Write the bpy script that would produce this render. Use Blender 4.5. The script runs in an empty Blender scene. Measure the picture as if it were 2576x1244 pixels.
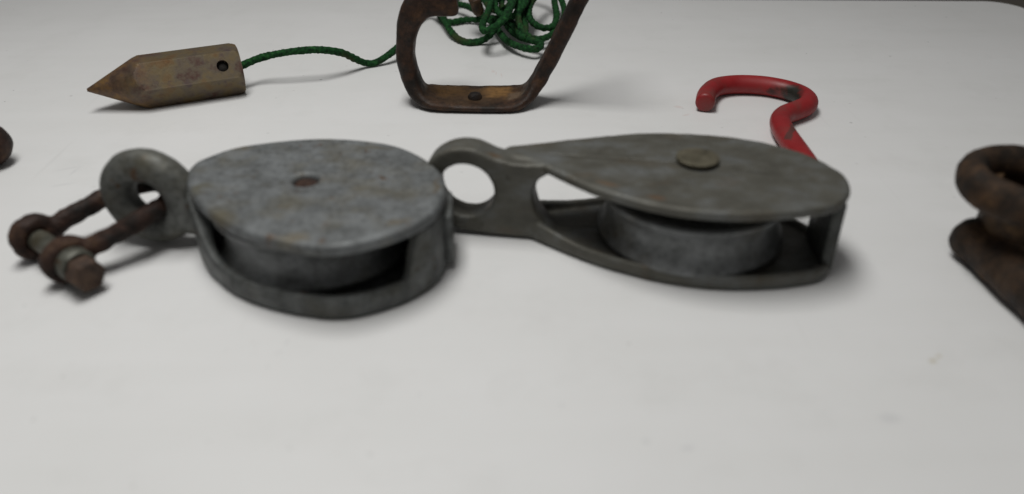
import bpy, bmesh, math, random
from mathutils import Vector, Matrix, noise

random.seed(7)
scene = bpy.context.scene
COL = scene.collection

# ------------------------------------------------------------------ camera
CAM_H = 0.18
PITCH = math.radians(32)
FPX = 2022.0
cam_d = bpy.data.cameras.new("camera")
cam_d.sensor_width = 36.0
cam_d.lens = FPX / 2576.0 * 36.0
cam_d.clip_start = 0.01
cam_d.clip_end = 50
cam_d.dof.use_dof = True
cam_d.dof.focus_distance = 0.50
cam_d.dof.aperture_fstop = 5.5
cam = bpy.data.objects.new("camera", cam_d)
cam.location = (0, 0, CAM_H)
cam.rotation_euler = (math.pi / 2 - PITCH, 0, 0)
COL.objects.link(cam)
scene.camera = cam

# ------------------------------------------------------------------ light
scene.view_settings.view_transform = 'Standard'
scene.view_settings.look = 'None'
scene.view_settings.exposure = 0.0
scene.view_settings.gamma = 1.0
world = bpy.data.worlds.new("World")
scene.world = world
world.use_nodes = True
world.node_tree.nodes["Background"].inputs[0].default_value = (1.0, 0.985, 0.97, 1)
world.node_tree.nodes["Background"].inputs[1].default_value = 0.115

def area(name, loc, target, sx, sy, watts, color):
    l = bpy.data.lights.new(name, 'AREA')
    l.shape = 'RECTANGLE'; l.size = sx; l.size_y = sy
    l.energy = watts; l.color = color
    o = bpy.data.objects.new(name, l)
    o.location = loc
    o.rotation_euler = (Vector(target) - Vector(loc)).to_track_quat('-Z', 'Y').to_euler()
    COL.objects.link(o)
    return o
area("ceiling_lamp", (-0.14, 0.29, 0.82), (-0.05, 0.29, 0), 0.52, 0.24, 5.55, (1.0, 0.992, 0.965))

# ------------------------------------------------------------------ helpers
def at(u, v, z=0.0):
    """a sighted point of the photograph, on the horizontal plane at height z"""
    x = (u - 1288) / FPX; y = (622 - v) / FPX
    c, s = math.cos(PITCH), math.sin(PITCH)
    r = Vector((x, c + s * y, -s + c * y))
    return Vector((0, 0, CAM_H)) + r * ((z - CAM_H) / r.z)

def tag(o, label=None, cat=None, group=None, kind=None):
    if label: o['label'] = label
    if cat: o['category'] = cat
    if group: o['group'] = group
    if kind: o['kind'] = kind
    return o

def empty(name, loc, label, cat):
    o = bpy.data.objects.new(name, None)
    o.location = loc; o.empty_display_size = 0.01
    COL.objects.link(o)
    return tag(o, label, cat)

def finish(me, angle=40):
    for p in me.polygons: p.use_smooth = True
    try: me.set_sharp_from_angle(angle=math.radians(angle))
    except Exception: pass

def link_mesh(name, me, mat, parent=None, world_coords=True, angle=40, smooth=True):
    """mesh given in world coordinates; put under its thing"""
    me.name = name
    o = bpy.data.objects.new(name, me)
    me.materials.clear(); me.materials.append(mat)
    if smooth: finish(me, angle)
    COL.objects.link(o)
    if parent:
        root = Vector((0, 0, 0)); p = parent
        while p: root += p.location; p = p.parent
        if world_coords: me.transform(Matrix.Translation(-root))
        o.parent = parent
    return o

def bm_mesh(bm):
    me = bpy.data.meshes.new("m")
    bmesh.ops.recalc_face_normals(bm, faces=bm.faces[:])
    bm.to_mesh(me); bm.free()
    return me

def evaluated(me, setup):
    o = bpy.data.objects.new("tmp", me)
    COL.objects.link(o)
    setup(o)
    dg = bpy.context.evaluated_depsgraph_get()
    dg.update()
    out = bpy.data.meshes.new_from_object(o.evaluated_get(dg))
    bpy.data.objects.remove(o)
    return out

def voxel(me, size=0.0008, smooth=4, fac=0.5):
    def setup(o):
        m = o.modifiers.new("r", 'REMESH'); m.mode = 'VOXEL'; m.voxel_size = size
        s = o.modifiers.new("s", 'SMOOTH'); s.iterations = smooth; s.factor = fac
    return evaluated(me, setup)

def roughen(me, amp, freq, seed=0.0):
    me.update()
    nrm = [v.normal.copy() for v in me.vertices]
    off = Vector((seed, seed * 1.7, -seed))
    for v, n in zip(me.vertices, nrm):
        p = v.co * freq + off
        v.co += n * amp * (noise.noise(p) + 0.5 * noise.noise(p * 2.3))
    me.update()
    return me

def crom(pts, n, closed=False):
    """Catmull-Rom through pts, n samples per span"""
    pts = [Vector(p) for p in pts]
    m = len(pts); out = []
    spans = m if closed else m - 1
    for i in range(spans):
        if closed:
            p0, p1, p2, p3 = pts[(i - 1) % m], pts[i], pts[(i + 1) % m], pts[(i + 2) % m]
        else:
            p1, p2 = pts[i], pts[i + 1]
            p0 = pts[i - 1] if i else p1 * 2 - p2
            p3 = pts[i + 2] if i + 2 < m else p2 * 2 - p1
        for k in range(n):
            t = k / n
            out.append(0.5 * ((2 * p1) + (p2 - p0) * t + (2 * p0 - 5 * p1 + 4 * p2 - p3) * t * t + (3 * p1 - p0 - 3 * p2 + p3) * t ** 3))
    if not closed: out.append(pts[-1])
    return out

def resample(poly, n=None, step=None, closed=False):
    pts = list(poly)
    if closed: pts = pts + [pts[0]]
    L = [0.0]
    for a, b in zip(pts, pts[1:]): L.append(L[-1] + (b - a).length)
    tot = L[-1]
    if n is None: n = max(2, int(tot / step))
    out = []; j = 0
    cnt = n if closed else n + 1
    for k in range(cnt):
        s = tot * k / n
        while j < len(L) - 2 and L[j + 1] < s: j += 1
        d = L[j + 1] - L[j]
        out.append(pts[j].lerp(pts[j + 1], 0 if d == 0 else (s - L[j]) / d))
    return out

def frames(path):
    """parallel-transport frames"""
    n = len(path); T = []
    for i in range(n):
        a = path[max(i - 1, 0)]; b = path[min(i + 1, n - 1)]
        T.append((b - a).normalized())
    ref = Vector((0, 0, 1)) if abs(T[0].z) < 0.9 else Vector((0, 1, 0))
    N = (ref - T[0] * ref.dot(T[0])).normalized(); out = []
    for t in T:
        N = (N - t * N.dot(t)).normalized()
        out.append((t, N, t.cross(N)))
    return out

def tube(bm, path, rad, seg=16, dome=True):
    """round bar; rad number or list; domed ends"""
    path = [Vector(p) for p in path]
    if not hasattr(rad, '__len__'): rad = [rad] * len(path)
    fr = frames(path); rings = []
    def ring(c, n, b, r):
        return [bm.verts.new(c + (n * math.cos(2 * math.pi * k / seg) + b * math.sin(2 * math.pi * k / seg)) * r) for k in range(seg)]
    if dome:
        t, n, b = fr[0]
        for a in (75, 50, 25):
            a = math.radians(a); rings.append(ring(path[0] - t * rad[0] * math.sin(a), n, b, rad[0] * math.cos(a)))
    for p, (t, n, b), r in zip(path, fr, rad): rings.append(ring(p, n, b, r))
    if dome:
        t, n, b = fr[-1]
        for a in (25, 50, 75):
            a = math.radians(a); rings.append(ring(path[-1] + t * rad[-1] * math.sin(a), n, b, rad[-1] * math.cos(a)))
    for A, B in zip(rings, rings[1:]):
        for k in range(seg):
            bm.faces.new((A[k], A[(k + 1) % seg], B[(k + 1) % seg], B[k]))
    bm.faces.new(rings[0][::-1]); bm.faces.new(rings[-1])

def lathe(bm, c, axis, prof, seg=64):
    """closed profile of (radius, height along axis) turned round axis"""
    axis = Vector(axis).normalized()
    ref = Vector((1, 0, 0)) if abs(axis.x) < 0.9 else Vector((0, 1, 0))
    n = (ref - axis * ref.dot(axis)).normalized(); b = axis.cross(n)
    rings = []
    for r, h in prof:
        if r < 1e-7: rings.append([bm.verts.new(Vector(c) + axis * h)])
        else: rings.append([bm.verts.new(Vector(c) + axis * h + (n * math.cos(2 * math.pi * k / seg) + b * math.sin(2 * math.pi * k / seg)) * r) for k in range(seg)])
    for A, B in zip(rings, rings[1:]):
        for k in range(seg):
            k2 = (k + 1) % seg
            if len(A) == 1 and len(B) == 1: continue
            if len(A) == 1: bm.faces.new((A[0], B[k2], B[k]))
            elif len(B) == 1: bm.faces.new((A[k], A[k2], B[0]))
            else: bm.faces.new((A[k], A[k2], B[k2], B[k]))

def torus(bm, c, axis, R, r, ra=None, seg=48, sub=20):
    ra = ra or r
    axis = Vector(axis).normalized()
    ref = Vector((0, 0, 1)) if abs(axis.z) < 0.9 else Vector((1, 0, 0))
    n = (ref - axis * ref.dot(axis)).normalized(); b = axis.cross(n)
    g = []
    for i in range(seg):
        a = 2 * math.pi * i / seg; d = n * math.cos(a) + b * math.sin(a)
        g.append([bm.verts.new(Vector(c) + d * (R + r * math.cos(2 * math.pi * j / sub)) + axis * ra * math.sin(2 * math.pi * j / sub)) for j in range(sub)])
    for i in range(seg):
        for j in range(sub):
            bm.faces.new((g[i][j], g[(i + 1) % seg][j], g[(i + 1) % seg][(j + 1) % sub], g[i][(j + 1) % sub]))

def plate(loops, half, bevel, res=3):
    """flat plate with holes and rounded edges, from 2-D loops (first outer)"""
    cu = bpy.data.curves.new("c", 'CURVE'); cu.dimensions = '2D'; cu.fill_mode = 'BOTH'
    cu.extrude = half - bevel; cu.bevel_depth = bevel; cu.bevel_resolution = res; cu.offset = -bevel
    for L in loops:
        s = cu.splines.new('POLY'); s.points.add(len(L) - 1); s.use_cyclic_u = True
        for p, q in zip(s.points, L): p.co = (q[0], q[1], 0, 1)
    o = bpy.data.objects.new("tmpc", cu); COL.objects.link(o)
    dg = bpy.context.evaluated_depsgraph_get(); dg.update()
    me = bpy.data.meshes.new_from_object(o.evaluated_get(dg))
    bpy.data.objects.remove(o)
    return me

def circle(cx, cy, r, n=40):
    return [(cx + r * math.cos(2 * math.pi * k / n), cy + r * math.sin(2 * math.pi * k / n)) for k in range(n)]

def inward(loop):
    """inward normals of a counter-clockwise closed 2-D loop"""
    n = len(loop); out = []
    for i in range(n):
        d = (loop[(i + 1) % n] - loop[i - 1]).normalized()
        out.append(Vector((-d.y, d.x, 0)))
    return out

def shell(loop, top, wall, floor, z0=0.0, rb=0.002):
    """cast dish: floor plate with a rim whose height top(i) varies along the outline"""
    nin = inward(loop); bm = bmesh.new(); rows = []
    cen = sum(loop, Vector((0, 0, 0))) / len(loop)
    for i, (p, n) in enumerate(zip(loop, nin)):
        zt = top(p)
        w = wall(p) if callable(wall) else wall
        r = min(0.0014, (zt - floor) * 0.45)
        prof = [(0.012, z0)]
        for a in (90, 60, 30, 0): a = math.radians(a); prof.append((rb - rb * math.cos(a), z0 + rb - rb * math.sin(a)))
        for a in (0, 30, 60, 90): a = math.radians(a); prof.append((r - r * math.cos(a), zt - r + r * math.sin(a)))
        for a in (90, 60, 30, 0): a = math.radians(a); prof.append((w - r + r * math.cos(a), zt - r + r * math.sin(a)))
        prof.append((w + 0.0003, floor + 0.001)); prof.append((w + 0.0013, floor)); prof.append((0.0125, floor))
        rows.append([bm.verts.new(p + n * d + Vector((0, 0, z))) for d, z in prof])
    N = len(rows); M = len(rows[0])
    for i in range(N):
        A, B = rows[i], rows[(i + 1) % N]
        for j in range(M - 1): bm.faces.new((A[j], B[j], B[j + 1], A[j + 1]))
    c0 = bm.verts.new(cen + Vector((0, 0, z0))); c1 = bm.verts.new(cen + Vector((0, 0, floor)))
    for i in range(N):
        bm.faces.new((c0, rows[(i + 1) % N][0], rows[i][0])); bm.faces.new((c1, rows[i][-1], rows[(i + 1) % N][-1]))
    return bm_mesh(bm)

def sstep(a, b, x):
    t = max(0.0, min(1.0, (x - a) / (b - a))); return t * t * (3 - 2 * t)

# ------------------------------------------------------------------ materials
def new_mat(name):
    m = bpy.data.materials.new(name); m.use_nodes = True
    nt = m.node_tree
    return m, nt, nt.nodes["Principled BSDF"]

def node(nt, kind, **kw):
    n = nt.nodes.new(kind)
    for k, v in kw.items():
        if k in n.inputs.keys(): n.inputs[k].default_value = v
        else: setattr(n, k, v)
    return n

def nz(nt, co, scale, detail=4, rough=0.6, offs=None):
    n = node(nt, 'ShaderNodeTexNoise'); n.inputs['Scale'].default_value = scale
    n.inputs['Detail'].default_value = detail; n.inputs['Roughness'].default_value = rough
    if offs is not None:
        a = node(nt, 'ShaderNodeVectorMath', operation='ADD'); a.inputs[1].default_value = offs
        nt.links.new(co, a.inputs[0]); co = a.outputs[0]
    nt.links.new(co, n.inputs['Vector'])
    return n.outputs['Fac']

def ramp(nt, fac, stops):
    r = node(nt, 'ShaderNodeValToRGB'); cr = r.color_ramp
    while len(cr.elements) < len(stops): cr.elements.new(0.5)
    for e, (p, c) in zip(cr.elements, stops):
        e.position = p; e.color = (c[0], c[1], c[2], 1) if hasattr(c, '__len__') else (c, c, c, 1)
    nt.links.new(fac, r.inputs['Fac'])
    return r.outputs['Color']

def mix(nt, fac, a, b):
    m = node(nt, 'ShaderNodeMix', data_type='RGBA')
    if hasattr(fac, 'type') or hasattr(fac, 'is_linked'): nt.links.new(fac, m.inputs[0])
    else: m.inputs[0].default_value = fac
    for i, x in ((6, a), (7, b)):
        if hasattr(x, 'is_linked'): nt.links.new(x, m.inputs[i])
        else: m.inputs[i].default_value = (x[0], x[1], x[2], 1)
    return m.outputs[2]

def bump(nt, b, h, strength, dist):
    n = node(nt, 'ShaderNodeBump'); n.inputs['Strength'].default_value = strength; n.inputs['Distance'].default_value = dist
    nt.links.new(h, n.inputs['Height']); nt.links.new(n.outputs[0], b.inputs['Normal'])

def objco(nt): return node(nt, 'ShaderNodeTexCoord').outputs['Object']

def spot(nt, co, c, rx, ry, rot=0.0, soft=0.5, warp=0.0):
    """mask of one elliptical mark lying on the object"""
    mp = node(nt, 'ShaderNodeMapping', vector_type='TEXTURE')
    mp.inputs['Location'].default_value = c
    mp.inputs['Rotation'].default_value = (0, 0, rot)
    mp.inputs['Scale'].default_value = (rx, ry, 1.0 if len(c) < 4 else c[3])
    src = co
    if warp:
        n = node(nt, 'ShaderNodeTexNoise'); n.inputs['Scale'].default_value = 160; nt.links.new(co, n.inputs['Vector'])
        s = node(nt, 'ShaderNodeVectorMath', operation='MULTIPLY_ADD')
        s.inputs[1].default_value = (warp,) * 3; s.inputs[2].default_value = (-warp / 2,) * 3
        nt.links.new(n.outputs['Color'], s.inputs[0])
        a = node(nt, 'ShaderNodeVectorMath', operation='ADD')
        nt.links.new(co, a.inputs[0]); nt.links.new(s.outputs[0], a.inputs[1]); src = a.outputs[0]
    nt.links.new(src, mp.inputs['Vector'])
    l = node(nt, 'ShaderNodeVectorMath', operation='LENGTH'); nt.links.new(mp.outputs[0], l.inputs[0])
    r = node(nt, 'ShaderNodeMapRange', interpolation_type='SMOOTHSTEP')
    r.inputs['From Min'].default_value = 1.0; r.inputs['From Max'].default_value = 1.0 - soft
    nt.links.new(l.outputs['Value'], r.inputs['Value'])
    return r.outputs[0]

def metal(name, light, dark, olive, rust_amt, offs=(0, 0, 0), rough=0.55, metallic=0.35):
    m, nt, b = new_mat(name); co = objco(nt)
    a = ramp(nt, nz(nt, co, 105, 5, 0.64, offs), [(0.36, dark), (0.64, light)])
    o = ramp(nt, nz(nt, co, 42, 4, 0.6, (offs[0] + 3, 1, 2)), [(0.50, 0), (0.72, 0.8)])
    c = mix(nt, o, a, olive)
    rs = ramp(nt, nz(nt, co, 130, 4, 0.7, (offs[0] + 7, 4, 1)), [(0.66 - rust_amt, 0), (0.74 - rust_amt, 1)])
    c = mix(nt, rs, c, (0.085, 0.045, 0.02))
    pit = ramp(nt, nz(nt, co, 420, 3, 0.6, offs), [(0.3, 0.55), (0.5, 1.0)])
    mm = node(nt, 'ShaderNodeMix', data_type='RGBA', blend_type='MULTIPLY'); mm.inputs[0].default_value = 0.6
    nt.links.new(c, mm.inputs[6]); nt.links.new(pit, mm.inputs[7])
    nt.links.new(mm.outputs[2], b.inputs['Base Color'])
    b.inputs['Metallic'].default_value = metallic; b.inputs['Roughness'].default_value = rough
    rr = ramp(nt, nz(nt, co, 110, 3, 0.6, offs), [(0.3, rough - 0.08), (0.7, rough + 0.15)])
    nt.links.new(rr, b.inputs['Roughness'])
    bump(nt, b, nz(nt, co, 520, 5, 0.7, offs), 0.35, 0.0006)
    return m

def rusty(name, base, mid, hot, offs=(0, 0, 0), rough=0.72, pos=(0.40, 0.56, 0.72)):
    m, nt, b = new_mat(name); co = objco(nt)
    c = ramp(nt, nz(nt, co, 75, 6, 0.68, offs), [(pos[0], base), (pos[1], mid), (pos[2], hot)])
    k = ramp(nt, nz(nt, co, 260, 4, 0.7, (offs[0] + 5, 2, 3)), [(0.35, 0.35), (0.6, 1.0)])
    mm = node(nt, 'ShaderNodeMix', data_type='RGBA', blend_type='MULTIPLY'); mm.inputs[0].default_value = 0.7
    nt.links.new(c, mm.inputs[6]); nt.links.new(k, mm.inputs[7])
    nt.links.new(mm.outputs[2], b.inputs['Base Color'])
    b.inputs['Metallic'].default_value = 0.0; b.inputs['Specular IOR Level'].default_value = 0.3
    rr = ramp(nt, nz(nt, co, 90, 3, 0.6, offs), [(0.3, rough - 0.18), (0.65, rough + 0.15)])
    nt.links.new(rr, b.inputs['Roughness'])
    bump(nt, b, nz(nt, co, 330, 6, 0.75, offs), 0.6, 0.0009)
    return m

M_ZINC = metal("grey zinc casting", (0.165, 0.170, 0.160), (0.072, 0.075, 0.068), (0.092, 0.082, 0.052), 0.05)
M_CHEEK = metal("mottled zinc cheek", (0.182, 0.193, 0.197), (0.104, 0.110, 0.110), (0.122, 0.108, 0.072), 0.03, (1, 5, 2))
def cheek_marks():
    nt = M_CHEEK.node_tree; b = nt.nodes["Principled BSDF"]; co = objco(nt)
    src = b.inputs['Base Color'].links[0].from_socket
    o = Vector((-0.081, 0.284, 0))
    for u, v, rx, ry, rot, col in ((742, 596, 7, 4.5, 0, (0.17, 0.145, 0.10)), (690, 592, 3, 2.5, 0.3, (0.105, 0.06, 0.03)), (812, 606, 2.5, 3, 0, (0.11, 0.062, 0.03)), (1000, 560, 8, 3, 0.5, (0.15, 0.125, 0.085)),
                                   (1100, 470, 2.5, 9, 0.1, (0.10, 0.075, 0.045)), (505, 475, 9, 5, 0.9, (0.095, 0.085, 0.05)), (610, 445, 9, 2, 0.1, (0.085, 0.082, 0.07)), (660, 470, 7, 1.8, -0.2, (0.085, 0.082, 0.07)),
                                   (775, 455, 9, 6, 0.2, (0.13, 0.105, 0.075)), (600, 375, 14, 3, 0.1, (0.115, 0.10, 0.07)), (930, 372, 18, 2.5, -0.1, (0.115, 0.105, 0.08)), (560, 545, 5, 7, 0.8, (0.12, 0.105, 0.068))):
        p = at(u, v, 0.0325) - o
        k = node(nt, 'ShaderNodeMath', operation='MULTIPLY'); k.inputs[1].default_value = 0.7
        nt.links.new(spot(nt, co, (p.x, p.y, 0), rx / 1000, ry / 1000, rot, 0.85, 0.009), k.inputs[0])
        src = mix(nt, k.outputs[0], src, col)
    nt.links.new(src, b.inputs['Base Color'])
cheek_marks()
M_ZINC_DK = metal("zinc with painted shade", (0.13, 0.137, 0.134), (0.06, 0.063, 0.06), (0.068, 0.063, 0.046), 0.02, (4, 2, 0))  # darker copy of the zinc: shade of front and inside put into the colour
M_OLIVE = metal("olive tarnished casting", (0.108, 0.109, 0.098), (0.062, 0.061, 0.052), (0.078, 0.067, 0.043), 0.02, (9, 1, 5), 0.5)
def streaked():
    m, nt, b = new_mat("streaked olive casting"); co = objco(nt)
    mp = node(nt, 'ShaderNodeMapping'); mp.inputs['Scale'].default_value = (60, 88, 85); mp.inputs['Rotation'].default_value = (0, 0, 0.16)
    nt.links.new(co, mp.inputs['Vector']); w = mp.outputs[0]
    c = ramp(nt, nz(nt, w, 1.0, 5, 0.62), [(0.34, (0.070, 0.067, 0.055)), (0.48, (0.090, 0.087, 0.072)), (0.60, (0.112, 0.114, 0.106)), (0.72, (0.134, 0.140, 0.138))])
    br = ramp(nt, nz(nt, w, 0.8, 4, 0.6, (4, 9, 2)), [(0.55, 0), (0.74, 0.6)])
    c = mix(nt, br, c, (0.096, 0.074, 0.048))
    dk = ramp(nt, nz(nt, co, 120, 5, 0.7, (1, 1, 6)), [(0.62, 0), (0.76, 0.7)])
    c = mix(nt, dk, c, (0.038, 0.034, 0.026))
    o = Vector((0.0745, 0.289, 0))
    for u, v, rx, ry, rot, col in ((1530, 465, 7, 3, -0.5, (0.13, 0.085, 0.05)), (1650, 500, 5, 2.5, -0.4, (0.13, 0.075, 0.04)), (1240, 400, 5, 2.5, 0, (0.12, 0.075, 0.04)), (1900, 437, 16, 1.1, -0.16, (0.045, 0.04, 0.03)), (1480, 400, 26, 1.0, -0.16, (0.05, 0.046, 0.036))):
        p = at(u, v, 0.036) - o
        k = node(nt, 'ShaderNodeMath', operation='MULTIPLY'); k.inputs[1].default_value = 0.75
        nt.links.new(spot(nt, co, (p.x, p.y, 0), rx / 1000, ry / 1000, rot, 0.8, 0.004), k.inputs[0])
        c = mix(nt, k.outputs[0], c, col)
    nt.links.new(c, b.inputs['Base Color'])
    b.inputs['Metallic'].default_value = 0.3
    nt.links.new(ramp(nt, nz(nt, co, 120, 3), [(0.3, 0.42), (0.7, 0.65)]), b.inputs['Roughness'])
    bump(nt, b, nz(nt, co, 480, 5, 0.7), 0.4, 0.0007)
    return m
M_STREAK = streaked()
M_OLIVE_DK = metal("casting with painted shade", (0.088, 0.093, 0.088), (0.042, 0.045, 0.042), (0.052, 0.048, 0.033), 0.0, (2, 8, 1), 0.5)  # darker copy of the olive casting, shade on the end wall painted in
M_SHEAVE = metal("worn wheel metal", (0.19, 0.198, 0.20), (0.11, 0.115, 0.114), (0.115, 0.108, 0.088), 0.0, (1, 6, 3), 0.45, 0.5)
M_RIVET = metal("dull brass rivet", (0.15, 0.135, 0.095), (0.085, 0.076, 0.05), (0.105, 0.088, 0.05), 0.02, (3, 3, 3), 0.45, 0.5)
M_PIN = metal("worn steel pin", (0.14, 0.142, 0.118), (0.065, 0.064, 0.05), (0.085, 0.068, 0.035), 0.08, (8, 3, 1), 0.5, 0.4)
M_RUST = rusty("dark brown rust", (0.010, 0.007, 0.006), (0.028, 0.017, 0.011), (0.062, 0.034, 0.017))
M_RUST_SH = rusty("red brown rust", (0.012, 0.008, 0.006), (0.044, 0.021, 0.014), (0.10, 0.055, 0.03), (3, 1, 4))
M_RUST_WM = rusty("warm brown rust", (0.016, 0.010, 0.006), (0.055, 0.030, 0.015), (0.12, 0.064, 0.026), (4, 4, 9))
M_RUST_LT = rusty("light brown rust", (0.030, 0.020, 0.015), (0.085, 0.052, 0.036), (0.15, 0.095, 0.06), (2, 9, 4))
M_RUST_OR = rusty("orange brown rust", (0.030, 0.019, 0.011), (0.085, 0.048, 0.023), (0.17, 0.095, 0.037), (6, 2, 2), 0.62)

def brass_mat():
    m, nt, b = new_mat("rusted bob steel"); co = objco(nt)
    c = ramp(nt, nz(nt, co, 70, 5, 0.62, (2, 0, 1)), [(0.34, (0.080, 0.036, 0.028)), (0.45, (0.122, 0.096, 0.068)), (0.56, (0.150, 0.112, 0.058)), (0.70, (0.15, 0.075, 0.026))])
    p = ramp(nt, nz(nt, co, 110, 4, 0.6, (5, 5, 5)), [(0.58, 0), (0.70, 1)])
    c = mix(nt, p, c, (0.095, 0.065, 0.062))
    g = node(nt, 'ShaderNodeSeparateXYZ'); nt.links.new(co, g.inputs[0])
    w = node(nt, 'ShaderNodeMath', operation='MULTIPLY_ADD'); w.inputs[1].default_value = 0.03; nt.links.new(nz(nt, co, 60, 4), w.inputs[0]); nt.links.new(g.outputs['X'], w.inputs[2])
    tr = node(nt, 'ShaderNodeMapRange'); tr.inputs['From Min'].default_value = 0.004; tr.inputs['From Max'].default_value = -0.018; tr.inputs['To Max'].default_value = 0.85; nt.links.new(w.outputs[0], tr.inputs['Value'])
    c = mix(nt, tr.outputs[0], c, ramp(nt, nz(nt, co, 90, 5, 0.65, (8, 1, 1)), [(0.38, (0.060, 0.032, 0.022)), (0.48, (0.115, 0.066, 0.042)), (0.58, (0.215, 0.115, 0.035)), (0.68, (0.14, 0.10, 0.055))]))
    d = ramp(nt, nz(nt, co, 420, 3, 0.6), [(0.28, 0.5), (0.45, 1)])
    ge = node(nt, 'ShaderNodeNewGeometry')
    ew = ramp(nt, ge.outputs['Pointiness'], [(0.53, 0), (0.60, 0.75)])
    c = mix(nt, ew, c, (0.25, 0.215, 0.15))
    mm = node(nt, 'ShaderNodeMix', data_type='RGBA', blend_type='MULTIPLY'); mm.inputs[0].default_value = 0.5
    nt.links.new(c, mm.inputs[6]); nt.links.new(d, mm.inputs[7])
    nt.links.new(mm.outputs[2], b.inputs['Base Color'])
    b.inputs['Metallic'].default_value = 0.45; b.inputs['Roughness'].default_value = 0.48
    bump(nt, b, nz(nt, co, 380, 5, 0.7), 0.25, 0.0005)
    return m
M_BOB = brass_mat()

def flat_mat(name, col, rough=0.6):
    m, nt, b = new_mat(name)
    co = objco(nt)
    c = ramp(nt, nz(nt, co, 300, 3), [(0.3, [k * 0.7 for k in col]), (0.7, [k * 1.2 for k in col])])
    nt.links.new(c, b.inputs['Base Color']); b.inputs['Roughness'].default_value = rough
    return m
M_HOLE = flat_mat("painted hole shade", (0.018, 0.016, 0.014), 0.9)  # near-black colour stands in for the shade inside the cross hole

def cord_mat():
    m, nt, b = new_mat("green braided fibre"); co = objco(nt)
    c = ramp(nt, nz(nt, co, 520, 3, 0.6), [(0.32, (0.002, 0.013, 0.004)), (0.55, (0.007, 0.050, 0.012)), (0.75, (0.024, 0.105, 0.024))])
    br = ramp(nt, nz(nt, co, 38, 3, 0.5, (1.3, 0.4, 2)), [(0.56, 0), (0.66, 1)])
    c = mix(nt, br, c, (0.032, 0.040, 0.014))
    nt.links.new(c, b.inputs['Base Color'])
    b.inputs['Roughness'].default_value = 0.85
    b.inputs['Specular IOR Level'].default_value = 0.2
    bump(nt, b, nz(nt, co, 1600, 2), 0.5, 0.0004)
    return m
M_CORD = cord_mat()

HOOK_AT = Vector((0.145, 0.44, 0))
def red_mat():
    m, nt, b = new_mat("red dipped coating"); co = objco(nt)
    c = ramp(nt, nz(nt, co, 60, 4), [(0.3, (0.20, 0.006, 0.008)), (0.7, (0.27, 0.010, 0.012))])
    dull = ramp(nt, nz(nt, co, 45, 4, 0.6, (2, 2, 7)), [(0.5, 0), (0.66, 1)])
    c = mix(nt, dull, c, (0.17, 0.026, 0.022))
    p1 = at(1986, 238, 0.0085) - HOOK_AT
    p2 = at(1944, 229, 0.008) - HOOK_AT
    p3 = at(1985, 352, 0.006) - HOOK_AT
    for p, rx, ry, col in (((p1 + p2) / 2, 0.010, 0.0090, (0.06, 0.018, 0.013)), (p1, 0.0085, 0.0115, (0.010, 0.011, 0.007)), (p2, 0.0065, 0.0090, (0.016, 0.009, 0.007)), (p3, 0.0025, 0.012, (0.085, 0.022, 0.018))):
        s = spot(nt, co, (p.x, p.y, p.z * 0), rx, ry, -0.35, 0.35, 0.007)
        c = mix(nt, s, c, col)
    nt.links.new(c, b.inputs['Base Color'])
    b.inputs['Roughness'].default_value = 0.34
    rr = ramp(nt, nz(nt, co, 55, 3), [(0.4, 0.36), (0.65, 0.6)])
    nt.links.new(rr, b.inputs['Roughness'])
    bump(nt, b, nz(nt, co, 220, 3), 0.12, 0.0006)
    return m
M_RED = red_mat()

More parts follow.
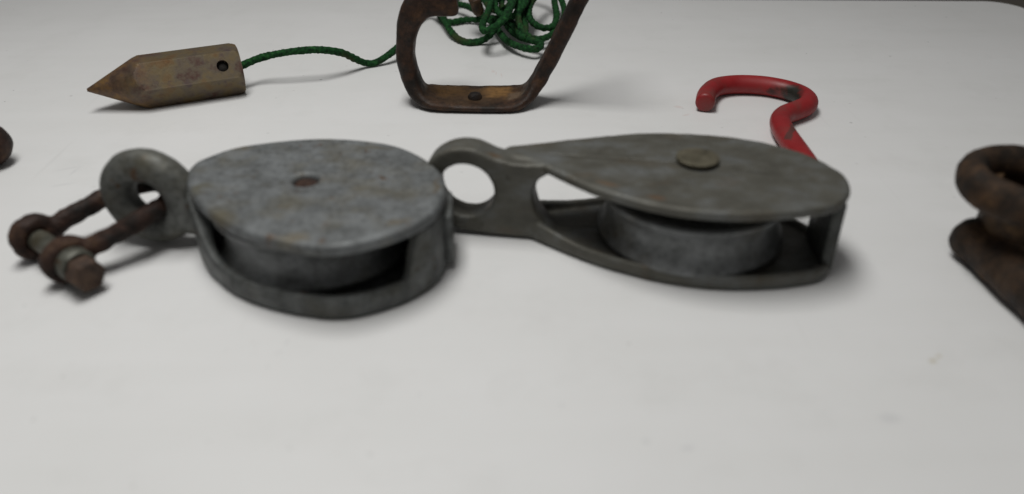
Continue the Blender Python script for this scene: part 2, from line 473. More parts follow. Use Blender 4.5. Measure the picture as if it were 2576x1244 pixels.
def table_mat():
    m, nt, b = new_mat("white moulded plastic"); co = objco(nt)
    c = ramp(nt, nz(nt, co, 9, 5, 0.6), [(0.3, (0.70, 0.70, 0.695)), (0.7, (0.735, 0.735, 0.735))])
    # streaky wipe marks
    mp = node(nt, 'ShaderNodeMapping'); mp.inputs['Scale'].default_value = (6, 55, 1); mp.inputs['Rotation'].default_value = (0, 0, 0.12)
    nt.links.new(co, mp.inputs['Vector'])
    st = ramp(nt, nz(nt, mp.outputs[0], 1.0, 4, 0.6), [(0.42, 0), (0.8, 0.18)])
    c = mix(nt, st, c, (0.62, 0.62, 0.60))
    # scattered pin-prick dirt
    v = node(nt, 'ShaderNodeTexVoronoi'); v.inputs['Scale'].default_value = 42; nt.links.new(co, v.inputs['Vector'])
    near = node(nt, 'ShaderNodeMapRange'); near.inputs['From Min'].default_value = 0.055; near.inputs['From Max'].default_value = 0.02
    nt.links.new(v.outputs['Distance'], near.inputs['Value'])
    sel = node(nt, 'ShaderNodeMath', operation='GREATER_THAN'); sel.inputs[1].default_value = 0.80
    sep = node(nt, 'ShaderNodeSeparateColor'); nt.links.new(v.outputs['Color'], sep.inputs[0]); nt.links.new(sep.outputs[0], sel.inputs[0])
    mu = node(nt, 'ShaderNodeMath', operation='MULTIPLY'); nt.links.new(near.outputs[0], mu.inputs[0]); nt.links.new(sel.outputs[0], mu.inputs[1])
    mu2 = node(nt, 'ShaderNodeMath', operation='MULTIPLY'); mu2.inputs[1].default_value = 0.55; nt.links.new(mu.outputs[0], mu2.inputs[0])
    c = mix(nt, mu2.outputs[0], c, (0.2, 0.2, 0.19))
    sm = ramp(nt, nz(nt, co, 26, 6, 0.7, (3, 8, 0)), [(0.52, 0), (0.74, 0.22)])
    c = mix(nt, sm, c, (0.56, 0.56, 0.545))
    mp2 = node(nt, 'ShaderNodeMapping'); mp2.inputs['Scale'].default_value = (260, 9, 1); mp2.inputs['Rotation'].default_value = (0, 0, 0.9)
    nt.links.new(co, mp2.inputs['Vector'])
    sc = ramp(nt, nz(nt, mp2.outputs[0], 1.0, 3, 0.5), [(0.68, 0), (0.76, 0.16)])
    c = mix(nt, sc, c, (0.52, 0.52, 0.51))
    v2 = node(nt, 'ShaderNodeTexVoronoi'); v2.inputs['Scale'].default_value = 120; nt.links.new(co, v2.inputs['Vector'])
    n2 = node(nt, 'ShaderNodeMapRange'); n2.inputs['From Min'].default_value = 0.12; n2.inputs['From Max'].default_value = 0.03; n2.inputs['To Max'].default_value = 0.3
    nt.links.new(v2.outputs['Distance'], n2.inputs['Value'])
    s2 = node(nt, 'ShaderNodeSeparateColor'); nt.links.new(v2.outputs['Color'], s2.inputs[0])
    g2 = node(nt, 'ShaderNodeMath', operation='GREATER_THAN'); g2.inputs[1].default_value = 0.86; nt.links.new(s2.outputs[0], g2.inputs[0])
    m2 = node(nt, 'ShaderNodeMath', operation='MULTIPLY'); nt.links.new(n2.outputs[0], m2.inputs[0]); nt.links.new(g2.outputs[0], m2.inputs[1])
    c = mix(nt, m2.outputs[0], c, (0.3, 0.29, 0.27))
    # individual marks: (pixel, radii mm, turn, colour)
    br = (0.50, 0.45, 0.33); gy = (0.55, 0.55, 0.56); pk = (0.62, 0.50, 0.47); dk = (0.16, 0.16, 0.15)
    for (u, vv, rx, ry, rot, col, w) in (
        (2348, 909, 2.2, 1.5, 0.3, br, 0.0015), (2362, 897, 1.4, 1.1, 0, br, 0.001),
        (720, 862, 0.8, 3.0, -0.3, gy, 0.002), (700, 888, 2.6, 0.8, 0.5, gy, 0.002),
        (1055, 993, 1.0, 0.9, 0, gy, 0.001), (2240, 1052, 6, 2.5, 0, gy, 0.004),
        (188, 432, 1.0, 7, -0.15, gy, 0.003), (160, 465, 7, 1.3, 0.35, gy, 0.003), (170, 425, 9, 0.9, 0.5, gy, 0.003),
        (1248, 185, 0.7, 5, 0.0, pk, 0.002), (1262, 190, 0.6, 6, 0.1, pk, 0.002), (1240, 180, 2, 3.5, 0, pk, 0.003),
        (1705, 270, 3.5, 2.5, 0.0, pk, 0.004), (1725, 290, 4, 2, 0.6, pk, 0.004),
        (2302, 16, 1.0, 0.9, 0, dk, 0.0), (2318, 33, 0.9, 0.9, 0, gy, 0.0), (2380, 44, 0.9, 0.9, 0, dk, 0.0),
        (2335, 106, 0.9, 0.7, 0, dk, 0), (2240, 75, 1.0, 0.9, 0, gy, 0), (2029, 135, 0.8, 0.7, 0, dk, 0), (2340, 117, 1, .8, 0, gy, 0),
        (34, 228, 0.8, 0.6, 0, dk, 0), (12, 256, 0.7, 0.6, 0, dk, 0), (2381, 370, 0.8, 0.7, 0, gy, 0), (1880, 57, 0.8, 0.7, 0, gy, 0),
        (1415, 1020, 1.5, 1.2, 0, gy, 0.001), (2680, 1080, 1.5, 1.2, 0, gy, 0.001), (1625, 1112, 2.0, 1.8, 0, gy, 0.002),
        (1730, 690 + 440, 3.0, 1.5, 0, gy, 0.003)):
        p = at(u, vv, 0)
        s = spot(nt, co, (p.x, p.y, 0), rx / 1000, ry / 1000, rot, 0.8, w)
        k = node(nt, 'ShaderNodeMath', operation='MULTIPLY'); k.inputs[1].default_value = 0.75 if col in (br, dk) else 0.4
        nt.links.new(s, k.inputs[0])
        c = mix(nt, k.outputs[0], c, col)
    nt.links.new(c, b.inputs['Base Color'])
    b.inputs['Roughness'].default_value = 0.46
    b.inputs['Specular IOR Level'].default_value = 0.35
    a = node(nt, 'ShaderNodeMath', operation='MULTIPLY_ADD'); a.inputs[1].default_value = 6.0
    nt.links.new(nz(nt, co, 14, 2), a.inputs[0]); nt.links.new(nz(nt, co, 900, 3), a.inputs[2])
    bump(nt, b, a.outputs[0], 0.12, 0.0006)
    return m
M_TABLE = table_mat()

# ------------------------------------------------------------------ setting: floor and table
m, nt, b = new_mat("brown floor"); co = objco(nt)
nt.links.new(ramp(nt, nz(nt, co, 5, 5), [(0.3, (0.16, 0.135, 0.10)), (0.7, (0.22, 0.185, 0.14))]), b.inputs['Base Color'])
bm = bmesh.new()
bmesh.ops.create_grid(bm, x_segments=8, y_segments=8, size=6)
me = bm_mesh(bm); me.transform(Matrix.Translation((0, 1.0, -0.74)))
tag(link_mesh("floor", me, m), kind='structure')

def rounded_rect(x0, y0, x1, y1, r, n=14):
    pts = []
    for cx, cy, a0 in ((x1 - r, y0 + r, -90), (x1 - r, y1 - r, 0), (x0 + r, y1 - r, 90), (x0 + r, y0 + r, 180)):
        for k in range(n + 1):
            a = math.radians(a0 + 90 * k / n); pts.append(Vector((cx + r * math.cos(a), cy + r * math.sin(a), 0)))
    return pts
loop = rounded_rect(-1.35, -0.08, 0.4155, 0.6755, 0.027)
for p in loop:
    if p.y > 0.4: p.y += (0.39 - p.x) * 0.022
nin = inward(loop); bm = bmesh.new(); rows = []
for p, n in zip(loop, nin):
    prof = [(0.004, -0.045), (0.0, -0.041), (0.0, -0.0035)]
    for a in (0, 30, 60, 90): a = math.radians(a); prof.append((0.0035 - 0.0035 * math.cos(a), -0.0035 + 0.0035 * math.sin(a)))
    rows.append([bm.verts.new(p + n * d + Vector((0, 0, z))) for d, z in prof])
for i in range(len(rows)):
    A, B = rows[i], rows[(i + 1) % len(rows)]
    for j in range(len(A) - 1): bm.faces.new((A[j], B[j], B[j + 1], A[j + 1]))
bm.faces.new([r[-1] for r in rows]); bm.faces.new([r[0] for r in rows][::-1])
tag(link_mesh("table", bm_mesh(bm), M_TABLE, angle=30), "white plastic table top with rounded corner under all the hardware", "table")

# ------------------------------------------------------------------ left pulley block
LB = empty("pulley_block", (-0.081, 0.284, 0), "mottled grey egg-shaped pulley block with shackled eye, nearest the left", "pulley")
outL = [(-0.1335, 0.2905), (-0.1205, 0.266), (-0.0985, 0.2463), (-0.0672, 0.2362), (-0.0461, 0.2425), (-0.0310, 0.2568),
        (-0.0262, 0.2745), (-0.0287, 0.2935), (-0.0403, 0.3112), (-0.0572, 0.3228), (-0.0859, 0.3272), (-0.1165, 0.3195), (-0.1310, 0.307), (-0.1345, 0.2985)]
loopL = resample(crom([(x, y, 0) for x, y in outL], 14, True), n=220, closed=True)
def topL(p):
    lo, hi = 0.0098, 0.0287
    a = 1 - sstep(-0.1345, -0.112, p.x)
    c = sstep(-0.0392, -0.0335, p.x)
    return lo + (hi - lo) * max(a, c)
def wallL(p): return 0.0042 + 0.004 * (1 - sstep(-0.13, -0.118, p.x))
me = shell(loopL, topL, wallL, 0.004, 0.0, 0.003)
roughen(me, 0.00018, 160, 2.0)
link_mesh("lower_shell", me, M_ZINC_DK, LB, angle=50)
SL = Vector((-0.0825, 0.2868, 0))
outT = [(-0.1318, 0.2915), (-0.1268, 0.2790), (-0.1160, 0.2640), (-0.0960, 0.2470)] + outL[3:12] + [(-0.1300, 0.307), (-0.1328, 0.2990)]
loopT = resample(crom([(x, y, 0) for x, y in outT], 14, True), n=220, closed=True)
me = plate([[(p.x, p.y) for p in loopT], circle(SL.x, SL.y, 0.0050)], 0.0026, 0.0022, 4)
me.transform(Matrix.Translation((0, 0, 0.0301)))
link_mesh("cheek_plate", me, M_CHEEK, LB, angle=50)
bm = bmesh.new()
lathe(bm, SL, (0, 0, 1), [(0, 0.006), (0.0049, 0.006), (0.0049, 0.0302), (0.0042, 0.0309), (0, 0.0306)], 32)
link_mesh("axle_pin", bm_mesh(bm), M_RUST_SH, LB)
def sheave_profile(R, z0, z1):
    h = z1 - z0
    return [(0.006, z0 + 0.001), (R - 0.006, z0 + 0.001), (R - 0.005, z0), (R - 0.0008, z0), (R, z0 + 0.0008), (R, z0 + 0.0022)] + \
           [(R - 0.0030 * math.sin(math.pi * t / 10) ** 0.8 - 0.0003, z0 + 0.0026 + (h - 0.0052) * t / 10) for t in range(1, 10)] + \
           [(R, z1 - 0.0022), (R, z1 - 0.0008), (R - 0.0008, z1), (R - 0.005, z1), (R - 0.006, z1 - 0.001), (0.006, z1 - 0.001), (0.006, z0 + 0.001)]
bm = bmesh.new(); lathe(bm, SL + Vector((0.0030, -0.0010, 0)), (0, 0, 1), sheave_profile(0.0402, 0.0055, 0.0270), 96)
link_mesh("sheave", bm_mesh(bm), M_SHEAVE, LB, angle=35)
# cast eye with its neck
bm = bmesh.new()
ax = Vector((-0.14, -0.99, 0)); EC = Vector((-0.149, 0.2925, 0.0222))
torus(bm, EC, ax, 0.0140, 0.0070)
rings = []
for t, x, y, hy, hz, z in ((0, -0.1405, 0.2915, 0.0055, 0.0120, 0.0195), (0.5, -0.135, 0.293, 0.0075, 0.0135, 0.0178), (1, -0.1275, 0.2955, 0.0105, 0.0146, 0.0160), (1, -0.124, 0.2955, 0.0105, 0.0142, 0.0160)):
    rings.append([bm.verts.new((x, y + hy * math.cos(a), z + hz * math.copysign(abs(math.sin(a)) ** 0.75, math.sin(a)))) for a in [2 * math.pi * k / 28 for k in range(28)]])
for A, B in zip(rings, rings[1:]):
    for k in range(28): bm.faces.new((A[k], A[(k + 1) % 28], B[(k + 1) % 28], B[k]))
bm.faces.new(rings[0]); bm.faces.new(rings[-1])
me = roughen(voxel(bm_mesh(bm), 0.0007, 10), 0.0003, 140, 4.0)
for v in me.vertices: v.co.z = max(v.co.z, 0.0002)
link_mesh("eye", me, M_ZINC, LB)
# end lug behind the right wall
bm = bmesh.new(); bmesh.ops.create_cube(bm, size=1)
bmesh.ops.scale(bm, vec=(0.0036, 0.022, 0.0215), verts=bm.verts); bmesh.ops.bevel(bm, geom=bm.edges[:], offset=0.0012, segments=2, affect='EDGES', profile=0.5)
me = bm_mesh(bm); me.transform(Matrix.Translation((-0.0257, 0.2812, 0.0142)) @ Matrix.Rotation(0.06, 4, 'Z'))
link_mesh("end_lug", me, M_ZINC_DK, LB)
# ------------------------------------------------------------------ shackle through the eye
SK = empty("bow_shackle", (-0.172, 0.28, 0), "rusty bow shackle with grey bolt hanging from left pulley eye", "shackle")
eB = Vector((-0.1945, 0.2802, 0.0098)); eF = Vector((-0.1735, 0.2635, 0.0098))
a = (eF - eB).normalized()
bow = crom([eB + Vector((0.004, 0.0035, 0.001)), (-0.181, 0.2925, 0.0145), (-0.168, 0.3035, 0.0185), (-0.1535, 0.3075, 0.0205), (-0.1445, 0.300, 0.0205), (-0.1430, 0.2905, 0.0195), (-0.1490, 0.2830, 0.0175), (-0.159, 0.2748, 0.0140), eF + Vector((0.004, 0.0035, 0.0012))], 8)
bm = bmesh.new()
tube(bm, bow, 0.0041, 16)
for e in (eB, eF): torus(bm, e, a, 0.0066, 0.0033, 0.0042)
me = roughen(voxel(bm_mesh(bm), 0.0007, 4), 0.0006, 190, 1.0)
for v in me.vertices: v.co.z = max(v.co.z, 0.0002)
link_mesh("bow", me, M_RUST_SH, SK)
bm = bmesh.new()
lathe(bm, eB, a, [(0, -0.0055), (0.0036, -0.0055), (0.0043, -0.0048), (0.0043, 0.030), (0, 0.030)], 24)
link_mesh("pin", bm_mesh(bm), M_PIN, SK)
bm = bmesh.new()
lathe(bm, eF, a, [(0, 0.0035), (0.0062, 0.0035), (0.0068, 0.0043), (0.0068, 0.0090), (0.0060, 0.0100), (0, 0.0101)], 32)
link_mesh("collar", bm_mesh(bm), M_PIN, SK)
bm = bmesh.new()
lathe(bm, eF - Vector((0, 0, 0.0012)), a, [(0, 0.0096), (0.0062, 0.0096), (0.0068, 0.0104), (0.0068, 0.0165), (0.0058, 0.0175), (0, 0.0175)], 6)
me = bm_mesh(bm)
link_mesh("bolt_head", roughen(voxel(me, 0.0005, 4), 0.0003, 220, 3.0), M_RUST_LT, SK)

# ------------------------------------------------------------------ right pulley block
RB = empty("pulley_block", (0.0745, 0.289, 0), "long olive grey teardrop pulley block with open round eye and brass rivet", "pulley")
outR = [(0.0010, 0.3005), (0.0085, 0.2965), (0.0200, 0.2842), (0.0345, 0.2702), (0.0600, 0.2562), (0.0880, 0.2527), (0.1160, 0.2578), (0.1275, 0.2680),
        (0.1312, 0.2790), (0.1300, 0.2895), (0.1195, 0.3060), (0.0967, 0.3200), (0.0620, 0.3250), (0.0290, 0.3190), (0.0060, 0.3130), (-0.0020, 0.3110), (-0.0030, 0.3060)]
loopR = resample(crom([(x, y, 0) for x, y in outR], 12, True), n=240, closed=True)
me_top = plate([[(p.x, p.y) for p in loopR]], 0.0021, 0.0014)
me_top.transform(Matrix.Translation((0, 0, 0.0343)))
bot = [(-0.0060, 0.3005), (0.0030, 0.2975), (0.0100, 0.2915), (0.0345, 0.2722), (0.0620, 0.2590), (0.0880, 0.2549), (0.1170, 0.2590), (0.1270, 0.2680),
       (0.1300, 0.2790), (0.1290, 0.2895), (0.1195, 0.3050), (0.0967, 0.3190), (0.0620, 0.3240), (0.0290, 0.3190), (0.0060, 0.3125), (-0.0050, 0.3080)]
loopB = resample(crom([(x, y, 0) for x, y in bot], 12, True), n=240, closed=True)
def topR(p): return 0.0066 + 0.003 * (1 - sstep(0.004, 0.03, p.x))
me_low = shell(loopB, topR, 0.0034, 0.0038, 0.0, 0.0025)
# seam ridge along the top cheek
axd = Vector((0.9875, -0.158, 0)).normalized()
bm = bmesh.new()
pth = [Vector((0.012, 0.3035, 0.03615)) + axd * d for d in [0.105 * k / 20 for k in range(21)]]
tube(bm, pth, [0.0006 * math.sin(math.pi * (0.06 + 0.88 * k / 20)) ** 0.5 for k in range(21)], 8)
link_mesh("seam_ridge", bm_mesh(bm), M_STREAK, RB)
SR = Vector((0.0752, 0.2952, 0))
bm = bmesh.new(); lathe(bm, SR, (0, 0, 1), sheave_profile(0.0388, 0.0050, 0.0262), 96)
link_mesh("sheave", bm_mesh(bm), M_SHEAVE, RB, angle=35)
bm = bmesh.new()
lathe(bm, SR, (0, 0, 1), [(0, 0.004), (0.0060, 0.004), (0.0060, 0.0372), (0.0083, 0.0374), (0.0088, 0.0379), (0.0086, 0.0386), (0.0070, 0.0391), (0.0040, 0.0393), (0, 0.0393)], 40)
link_mesh("rivet", bm_mesh(bm), M_RIVET, RB, angle=35)
# end wall
bm = bmesh.new(); bmesh.ops.create_cube(bm, size=1)
bmesh.ops.scale(bm, vec=(0.0048, 0.026, 0.030), verts=bm.verts)
bmesh.ops.bevel(bm, geom=bm.edges[:], offset=0.001, segments=2, affect='EDGES', profile=0.5)
me = bm_mesh(bm); me.transform(Matrix.Translation((0.1255, 0.2785, 0.0180)) @ Matrix.Rotation(-0.08, 4, 'Z'))
link_mesh("end_wall", me, M_OLIVE_DK, RB)
# upright web with the round eye
outer = [Vector((0.0195 * math.cos(math.radians(t)), 0.0215 + 0.0195 * math.sin(math.radians(t)), 0)) for t in range(75, 271, 8)]
edge = [(-0.0005, 0.0018), (0.012, 0.0012), (0.030, 0.0010), (0.044, 0.0010), (0.0385, 0.0040), (0.0335, 0.0085), (0.0298, 0.0140), (0.0284, 0.0195), (0.0286, 0.0245), (0.0306, 0.0288), (0.0345, 0.0316), (0.042, 0.0335), (0.042, 0.0360), (0.030, 0.0358), (0.020, 0.0355), (0.0125, 0.0372)]
web = [(p.x, p.y) for p in outer] + edge
hole = circle(0, 0.0215, 0.0120, 48)
me = plate([web, hole], 0.0066, 0.0016)
HC = Vector((-0.0185, 0.3040, 0))
me.transform(Matrix.Translation(HC) @ Matrix(((axd.x, 0, -axd.y, 0), (axd.y, 0, axd.x, 0), (0, 1, 0, 0), (0, 0, 0, 1))))
bm = bmesh.new(); bm.from_mesh(me_top); bm.from_mesh(me); bm.from_mesh(me_low)
# cast flare where the cheek runs into the eye
rings = []
for x, y, hy, zc, hz in ((-0.0125, 0.3030, 0.0058, 0.0350, 0.0030), (-0.004, 0.3035, 0.0066, 0.0335, 0.0030), (0.008, 0.3045, 0.0072, 0.0330, 0.0030), (0.020, 0.3035, 0.0090, 0.0333, 0.0025)):
    rings.append([bm.verts.new((x, y + hy * math.cos(a), zc + hz * math.sin(a))) for a in [2 * math.pi * k / 20 for k in range(20)]])
for A, B in zip(rings, rings[1:]):
    for k in range(20): bm.faces.new((A[k], A[(k + 1) % 20], B[(k + 1) % 20], B[k]))
bm.faces.new(rings[0]); bm.faces.new(rings[-1])
me = roughen(voxel(bm_mesh(bm), 0.0007, 6), 0.00016, 150, 8.0)
for v in me.vertices: v.co.z = max(v.co.z, 0.0003)
link_mesh("frame", me, M_STREAK, RB)

# ------------------------------------------------------------------ plumb bob
tip = at(215, 228, 0.0136); end = at(604, 172, 0.0136)
BOB = empty("plumb_bob", (at(470, 200, 0.0136).x, at(470, 200, 0.0136).y, 0), "rusty brown six-sided plumb bob with pointed tip lying on table", "plumb bob")
axb = (end - tip).normalized(); Lb = (end - tip).length
nb = Vector((0, 0, 1)); bb = axb.cross(nb).normalized()
Rh = 0.0157
bm = bmesh.new(); rows = []; SEG = 72
xs = [0.0008 + 0.036 * k / 40 for k in range(41)] + [0.04, 0.05, 0.06, 0.07, Lb - 0.006] + [Lb - 0.006 + 0.006 * k / 8 for k in range(1, 9)]
for x in xs:
    row = []
    for k in range(SEG):
        th = 2 * math.pi * k / SEG
        ph = (th + math.radians(30)) % math.radians(60) - math.radians(30)
        hexr = Rh * math.cos(math.radians(30)) / math.cos(ph)
        r = min(hexr, 0.0008 + (x - 0.0008) * 0.50, Rh * 0.90 + (Lb - x) * 0.55)
        row.append(bm.verts.new(tip + axb * x + (nb * math.cos(th) + bb * math.sin(th)) * r))
    rows.append(row)
for A, B in zip(rows, rows[1:]):
    for k in range(SEG): bm.faces.new((A[k], A[(k + 1) % SEG], B[(k + 1) % SEG], B[k]))
bm.faces.new(rows[0]); bm.faces.new(rows[-1])
me = bm_mesh(bm)
dn = None
for sgn in (1, -1):
    d = nb * math.cos(math.radians(60)) + bb * math.sin(math.radians(60)) * sgn
    if d.y < 0: dn = d
hc = tip + axb * (Lb - 0.0108)
bm = bmesh.new(); lathe(bm, hc, dn, [(0, -0.03), (0.0034, -0.03), (0.0034, 0.03), (0, 0.03)], 24); cut = bm_mesh(bm)
co_ = bpy.data.objects.new("cut", cut); COL.objects.link(co_)
def setup(o):
    q = o.modifiers.new("b", 'BOOLEAN'); q.operation = 'DIFFERENCE'; q.object = co_; q.solver = 'EXACT'
me = evaluated(me, setup); bpy.data.objects.remove(co_)
link_mesh("body", me, M_BOB, BOB, angle=14)
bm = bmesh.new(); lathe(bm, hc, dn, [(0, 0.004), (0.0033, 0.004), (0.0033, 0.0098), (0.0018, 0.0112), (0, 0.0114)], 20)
link_mesh("hole_shade_plug", bm_mesh(bm), M_HOLE, BOB)  # added dark plug: paints the depth of the empty cross hole

# ------------------------------------------------------------------ green cord
def cord_mesh(path, r):
    path = resample(path, step=0.00075)
    fr = frames(path); bm = bmesh.new(); rings = []; SEG = 14
    for i, (p, (t, n, bn)) in enumerate(zip(path, fr)):
        s = i * 0.00075; row = []
        wob = 1 + 0.12 * noise.noise(p * 130)
        for k in range(SEG):
            a = 2 * math.pi * k / SEG
            u = s / 0.0046 * 2 * math.pi
            br = abs(math.sin(a * 1.5 + u * 0.5)) * 0.5 + abs(math.sin(a * 1.5 - u * 0.5)) * 0.5
            rr = r * wob * (0.80 + 0.36 * br + 0.05 * random.uniform(-1, 1))
            row.append(bm.verts.new(p + (n * math.cos(a) + bn * math.sin(a)) * rr))
        rings.append(row)
    for A, B in zip(rings, rings[1:]):
        for k in range(SEG): bm.faces.new((A[k], A[(k + 1) % SEG], B[(k + 1) % SEG], B[k]))
    bm.faces.new(rings[0]); bm.faces.new(rings[-1])
    return bm_mesh(bm), path, fr
C = [(598, 170, .0137), (653, 147, .0165), (704, 135, .0190), (755, 128, .0200), (806, 126, .0195), (858, 133, .0150), (892, 148, .0085), (919, 159, .0035), (945, 158, .0026), (977, 139, .0060), (998, 122, .0085), (1010, 106, .0095), (1019, 82, .0100), (1030, 52, .0105), (1050, 24, .0110), (1080, 14, .0110),
     # small loop at the left of the pile
     (1108, 34, .0100), (1122, 58, .0080), (1136, 82, .0048), (1156, 100, .0027), (1180, 107, .0025), (1208, 104, .0028), (1232, 90, .0070), (1250, 66, .0130), (1270, 40, .0190), (1284, 10, .0240), (1280, -25, .0260), (1250, -30, .0260),
     # thick bend in the middle
     (1238, 0, .0240), (1226, 35, .0210), (1214, 62, .0190), (1218, 78, .0180), (1240, 70, .0200), (1268, 50, .0235), (1284, 20, .0280), (1300, -20, .0300), (1315, -30, .0300),
     # upright strand and lower right loop
     (1310, 0, .0260), (1303, 38, .0200), (1311, 72, .0140), (1330, 93, .0100), (1354, 99, .0080), (1378, 93, .0080), (1402, 74, .0090), (1420, 40, .0110), (1412, 0, .0160), (1390, -30, .0200), (1360, -25, .0220),
     # upper right loop
     (1341, 0, .0220), (1331, 22, .0195), (1332, 44, .0165), (1346, 62, .0140), (1368, 71, .0120), (1391, 66, .0120), (1400, 42, .0150), (1396, 12, .0180), (1386, -25, .0200), (1340, -45, .0200), (1270, -40, .0160), (1190, -15, .0100), (1130, 2, .0080), (1130, 6, .0080),
     # strands across the back
     (1160, 12, .0090), (1188, 22, .0100), (1212, 38, .0110), (1238, 58, .0080), (1258, 84, .0060), (1274, 102, .0060), (1300, 116, .0065), (1335, 124, .0070), (1356, 121, .0072), (1360, 110, .0085), (1338, 103, .0090), (1308, 93, .0085), (1284, 76, .0080), (1266, 50, .0090), (1240, 46, .0070), (1208, 49, .0045), (1170, 51, .0030), (1135, 56, .0030), (1112, 50, .0030), (1106, 25, .0040), (1130, 0, .0060), (1175, -12, .0080), (1222, 2, .0110), (1252, 28, .0130), (1282, 56, .0120), (1306, 84, .0110), (1318, 96, .0100), (1322, 70, .0120), (1312, 40, .0170), (1296, 12, .0210), (1270, -8, .0230), (1246, 4, .0230), (1252, 30, .0180), (1276, 46, .0150), (1300, 34, .0210), (1322, 6, .0250), (1330, -20, .0260), (1300, -34, .0200), (1240, -26, .0150), (1222, 2, .0140), (1240, 26, .0120), (1272, 22, .0130), (1296, -4, .0150), (1316, 14, .0140), (1318, 44, .0120), (1296, 62, .0100), (1270, 34, .0110), (1262, 4, .0150), (1280, -28, .0200)]
pts = [at(u, v, z) for u, v, z in C]
me, cpath, cfr = cord_mesh(crom(pts, 10), 0.0022)
CORD = tag(link_mesh("cord", me, M_CORD, angle=180), "green braided cord from plumb bob running into a tangled pile", "cord")
bm = bmesh.new()
for _ in range(420):
    i = random.randrange(len(cpath)); p = cpath[i]; t, n, bn = cfr[i]
    a_ = random.uniform(0, 2 * math.pi); d = n * math.cos(a_) + bn * math.sin(a_)
    q0 = p + d * 0.0022; q1 = q0 + (d + t * random.uniform(-1, 1)).normalized() * random.uniform(0.0006, 0.0018)
    w = t * 0.00011
    w2 = d.cross(t) * 0.00011
    v = [bm.verts.new(q0 + w), bm.verts.new(q0 - w), bm.verts.new(q0 + w2), bm.verts.new(q1)]
    bm.faces.new((v[0], v[1], v[3])); bm.faces.new((v[1], v[2], v[3])); bm.faces.new((v[2], v[0], v[3]))
tag(link_mesh("loose_fibres", bm_mesh(bm), M_CORD, CORD, smooth=False), kind='stuff')
# brown dowel the cord is heaped on
bm = bmesh.new()
tube(bm, [at(1203, 26, .020), at(1196, 6, .026), at(1180, -30, .034)], 0.0042, 16)
tag(link_mesh("cord_winder", roughen(bm_mesh(bm), 0.0004, 150), M_RUST_OR), "brown rod end poking out of top of green cord pile", "rod")

# ------------------------------------------------------------------ rusty standing hook
HK = empty("iron_hook", (-0.02, 0.45, 0), "dark rusty iron hook standing on flat bent base before green cord", "hook")
YH = 0.450
P = []
for u, v, t, w in ((1148, 0, .0150, .012), (1138, 1, .0190, .013), (1122, 0, .0200, .014), (1092, 0, .0195, .015), (1058, 14, .0170, .016), (1036, 40, .0150, .016), (1024, 75, .0125, .015), (1019, 112, .0110, .014), (1020, 152, .0108, .014), (1033, 200, .0105, .017), (1056, 240, .0085, .024)):
    p = at(u, v, 0.0); k = (YH - 0.004) / p.y     # sighted on the upright plane of the hook
    P.append((p.x * k, CAM_H * (1 - k), t, w))
P += [(-0.0450, 0.0034, .0060, .034), (-0.0200, 0.0026, .0050, .037), (0.0000, 0.0028, .0052, .036), (0.0085, 0.0055, .0064, .028), (0.0150, 0.0135, .0084, .018), (0.0205, 0.0240, .0092, .014), (0.0268, 0.0370, .0094, .013), (0.0380, 0.0620, .0090, .013), (0.0540, 0.0960, .0088, .013)]
path = crom([(x, 0, z) for x, z, _, _ in P], 8); secs = crom([(t, w, 0) for _, _, t, w in P], 8)
bm = bmesh.new(); rings = []
for i, (p, s) in enumerate(zip(path, secs)):
    a_ = path[max(i - 1, 0)]; b_ = path[min(i + 1, len(path) - 1)]
    t = (b_ - a_).normalized(); nn = Vector((-t.z, 0, t.x)); row = []
    for k in range(24):
        th = 2 * math.pi * k / 24; ex = 0.6
        cx = math.copysign(abs(math.cos(th)) ** ex, math.cos(th)); cy = math.copysign(abs(math.sin(th)) ** ex, math.sin(th))
        row.append(bm.verts.new(p + nn * (s.x / 2 * cx) + Vector((0, YH + s.y / 2 * cy, 0))))
    rings.append(row)
for A, B in zip(rings, rings[1:]):
    for k in range(24): bm.faces.new((A[k], A[(k + 1) % 24], B[(k + 1) % 24], B[k]))
bm.faces.new(rings[0]); bm.faces.new(rings[-1])
me = roughen(voxel(bm_mesh(bm), 0.0009, 3), 0.00035, 130, 6.0)
for v in me.vertices: v.co.z = max(v.co.z, 0.0001)

def hook_mat():
    m = rusty("hook rust", (0.014, 0.009, 0.006), (0.050, 0.023, 0.012), (0.105, 0.05, 0.02), (1, 7, 2), 0.5)
    nt = m.node_tree; b = nt.nodes["Principled BSDF"]; co = objco(nt)
    src = b.inputs['Base Color'].links[0].from_socket
    for (x, y, rx, ry, col) in ((-0.004, -0.001, 0.040, 0.021, (0.075, 0.042, 0.02)), (0.012, 0.004, 0.014, 0.014, (0.21, 0.11, 0.035)), (-0.017, 0.006, 0.018, 0.016, (0.13, 0.068, 0.022)), (0.022, -0.004, 0.007, 0.008, (0.12, 0.08, 0.05))):
        s = spot(nt, co, (x, y, 0), rx, ry, 0.1, 0.8, 0.012)
        # only where the bar lies flat: the rust pooled on the upper face of the base
        g = node(nt, 'ShaderNodeSeparateXYZ'); nt.links.new(co, g.inputs[0])
        r = node(nt, 'ShaderNodeMapRange'); r.inputs['From Min'].default_value = 0.016; r.inputs['From Max'].default_value = 0.008
        nt.links.new(g.outputs['Z'], r.inputs['Value'])
        k = node(nt, 'ShaderNodeMath', operation='MULTIPLY'); nt.links.new(s, k.inputs[0]); nt.links.new(r.outputs[0], k.inputs[1])
        src = mix(nt, k.outputs[0], src, col)
    k2 = ramp(nt, nz(nt, co, 240, 4, 0.7, (3, 3, 1)), [(0.36, 0.45), (0.56, 1.0)])
    mm = node(nt, 'ShaderNodeMix', data_type='RGBA', blend_type='MULTIPLY'); mm.inputs[0].default_value = 0.7
    nt.links.new(src, mm.inputs[6]); nt.links.new(k2, mm.inputs[7])
    nt.links.new(mm.outputs[2], b.inputs['Base Color'])
    return m
M_HOOK = hook_mat()
link_mesh("bar", me, M_HOOK, HK)
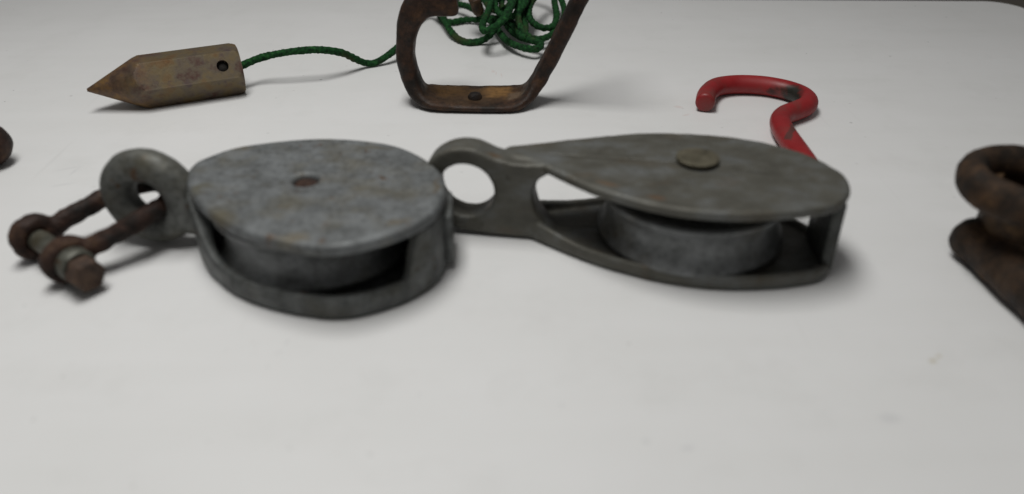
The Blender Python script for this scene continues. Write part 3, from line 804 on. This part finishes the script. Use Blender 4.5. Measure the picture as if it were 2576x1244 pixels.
rp = at(1195, 243, 0.006)
bm = bmesh.new(); lathe(bm, (rp.x, rp.y, 0), (0, 0, 1), [(0, 0.003), (0.0042, 0.003), (0.0042, 0.0062), (0.0032, 0.0078), (0.0015, 0.0085), (0, 0.0087)], 20)
link_mesh("rivet", roughen(bm_mesh(bm), 0.0003, 200), M_RUST, HK)

# ------------------------------------------------------------------ red hook
RH = empty("screw_hook", HOOK_AT, "red coated steel hook with chipped black patch behind right pulley block", "hook")
pp = [at(u, v, 0.0058) for u, v in [(1774, 258), (1779, 238), (1799, 221), (1835, 214), (1880, 213), (1930, 217), (1980, 227), (2015, 240), (2032, 255), (2027, 268), (2003, 279), (1976, 289), (1963, 303), (1968, 325), (1985, 352), (2012, 390), (2038, 428)]]
path = crom(pp, 8)
rr = [0.0056] * len(path)
e0 = path[0]; d0 = (path[0] - path[1]).normalized()
path = [e0 + d0 * 0.0016, e0 + d0 * 0.0012, e0 + d0 * 0.0004] + path; rr = [0.0040, 0.0050, 0.0055] + rr
bm = bmesh.new(); tube(bm, path, rr, 24, dome=False)
link_mesh("rod", bm_mesh(bm), M_RED, RH, angle=180)

# ------------------------------------------------------------------ cropped iron at the right edge
RF = empty("iron_fitting", (0.21, 0.262, 0), "dark rusty iron fitting with ring on post, cut by right photo edge", "fitting")
foot = [(0.1768, 0.2790), (0.1775, 0.2820), (0.1805, 0.2850), (0.1850, 0.2865), (0.2200, 0.2880), (0.2350, 0.2500), (0.2400, 0.1950), (0.1895, 0.1950), (0.1835, 0.2250), (0.1812, 0.2450), (0.1785, 0.2700)]
fl = resample(crom([(x, y, 0) for x, y in foot], 8, True), n=120, closed=True)
me = plate([[(p.x, p.y) for p in fl]], 0.0092, 0.0082, 6)
me.transform(Matrix.Translation((0.0020, 0, 0.0093)))
me = roughen(voxel(me, 0.001, 2), 0.0007, 110, 1.5)
for v in me.vertices: v.co.z = max(v.co.z, 0.0001)
link_mesh("foot_bar", me, M_RUST_WM, RF)
PC = Vector((0.1935, 0.2700, 0))
bm = bmesh.new(); lathe(bm, PC + Vector((0.0115, 0.004, 0)), (0, 0, 1), [(0, 0.004), (0.0195, 0.004), (0.0185, 0.020), (0.0180, 0.036), (0.0150, 0.036), (0.0140, 0.024), (0, 0.023)], 56)
link_mesh("post", roughen(bm_mesh(bm), 0.0005, 100), M_RUST_OR, RF)
bm = bmesh.new(); torus(bm, PC + Vector((0.0035, 0.001, 0.0380)), (0, 0, 1), 0.0205, 0.0056, 0.0072, 64, 22)
link_mesh("ring", roughen(bm_mesh(bm), 0.0006, 100, 2), M_RUST_WM, RF)

# ------------------------------------------------------------------ cropped iron at the left edge
bm = bmesh.new()
tube(bm, [(-0.2612, 0.366, 0.0112), (-0.272, 0.3675, 0.0112), (-0.29, 0.371, 0.0112), (-0.33, 0.38, 0.0112)], 0.0112, 28)
tag(link_mesh("iron_bar", roughen(bm_mesh(bm), 0.0004, 110), M_RUST_SH), "round brown rusty iron bar end at left photo edge", "bar")
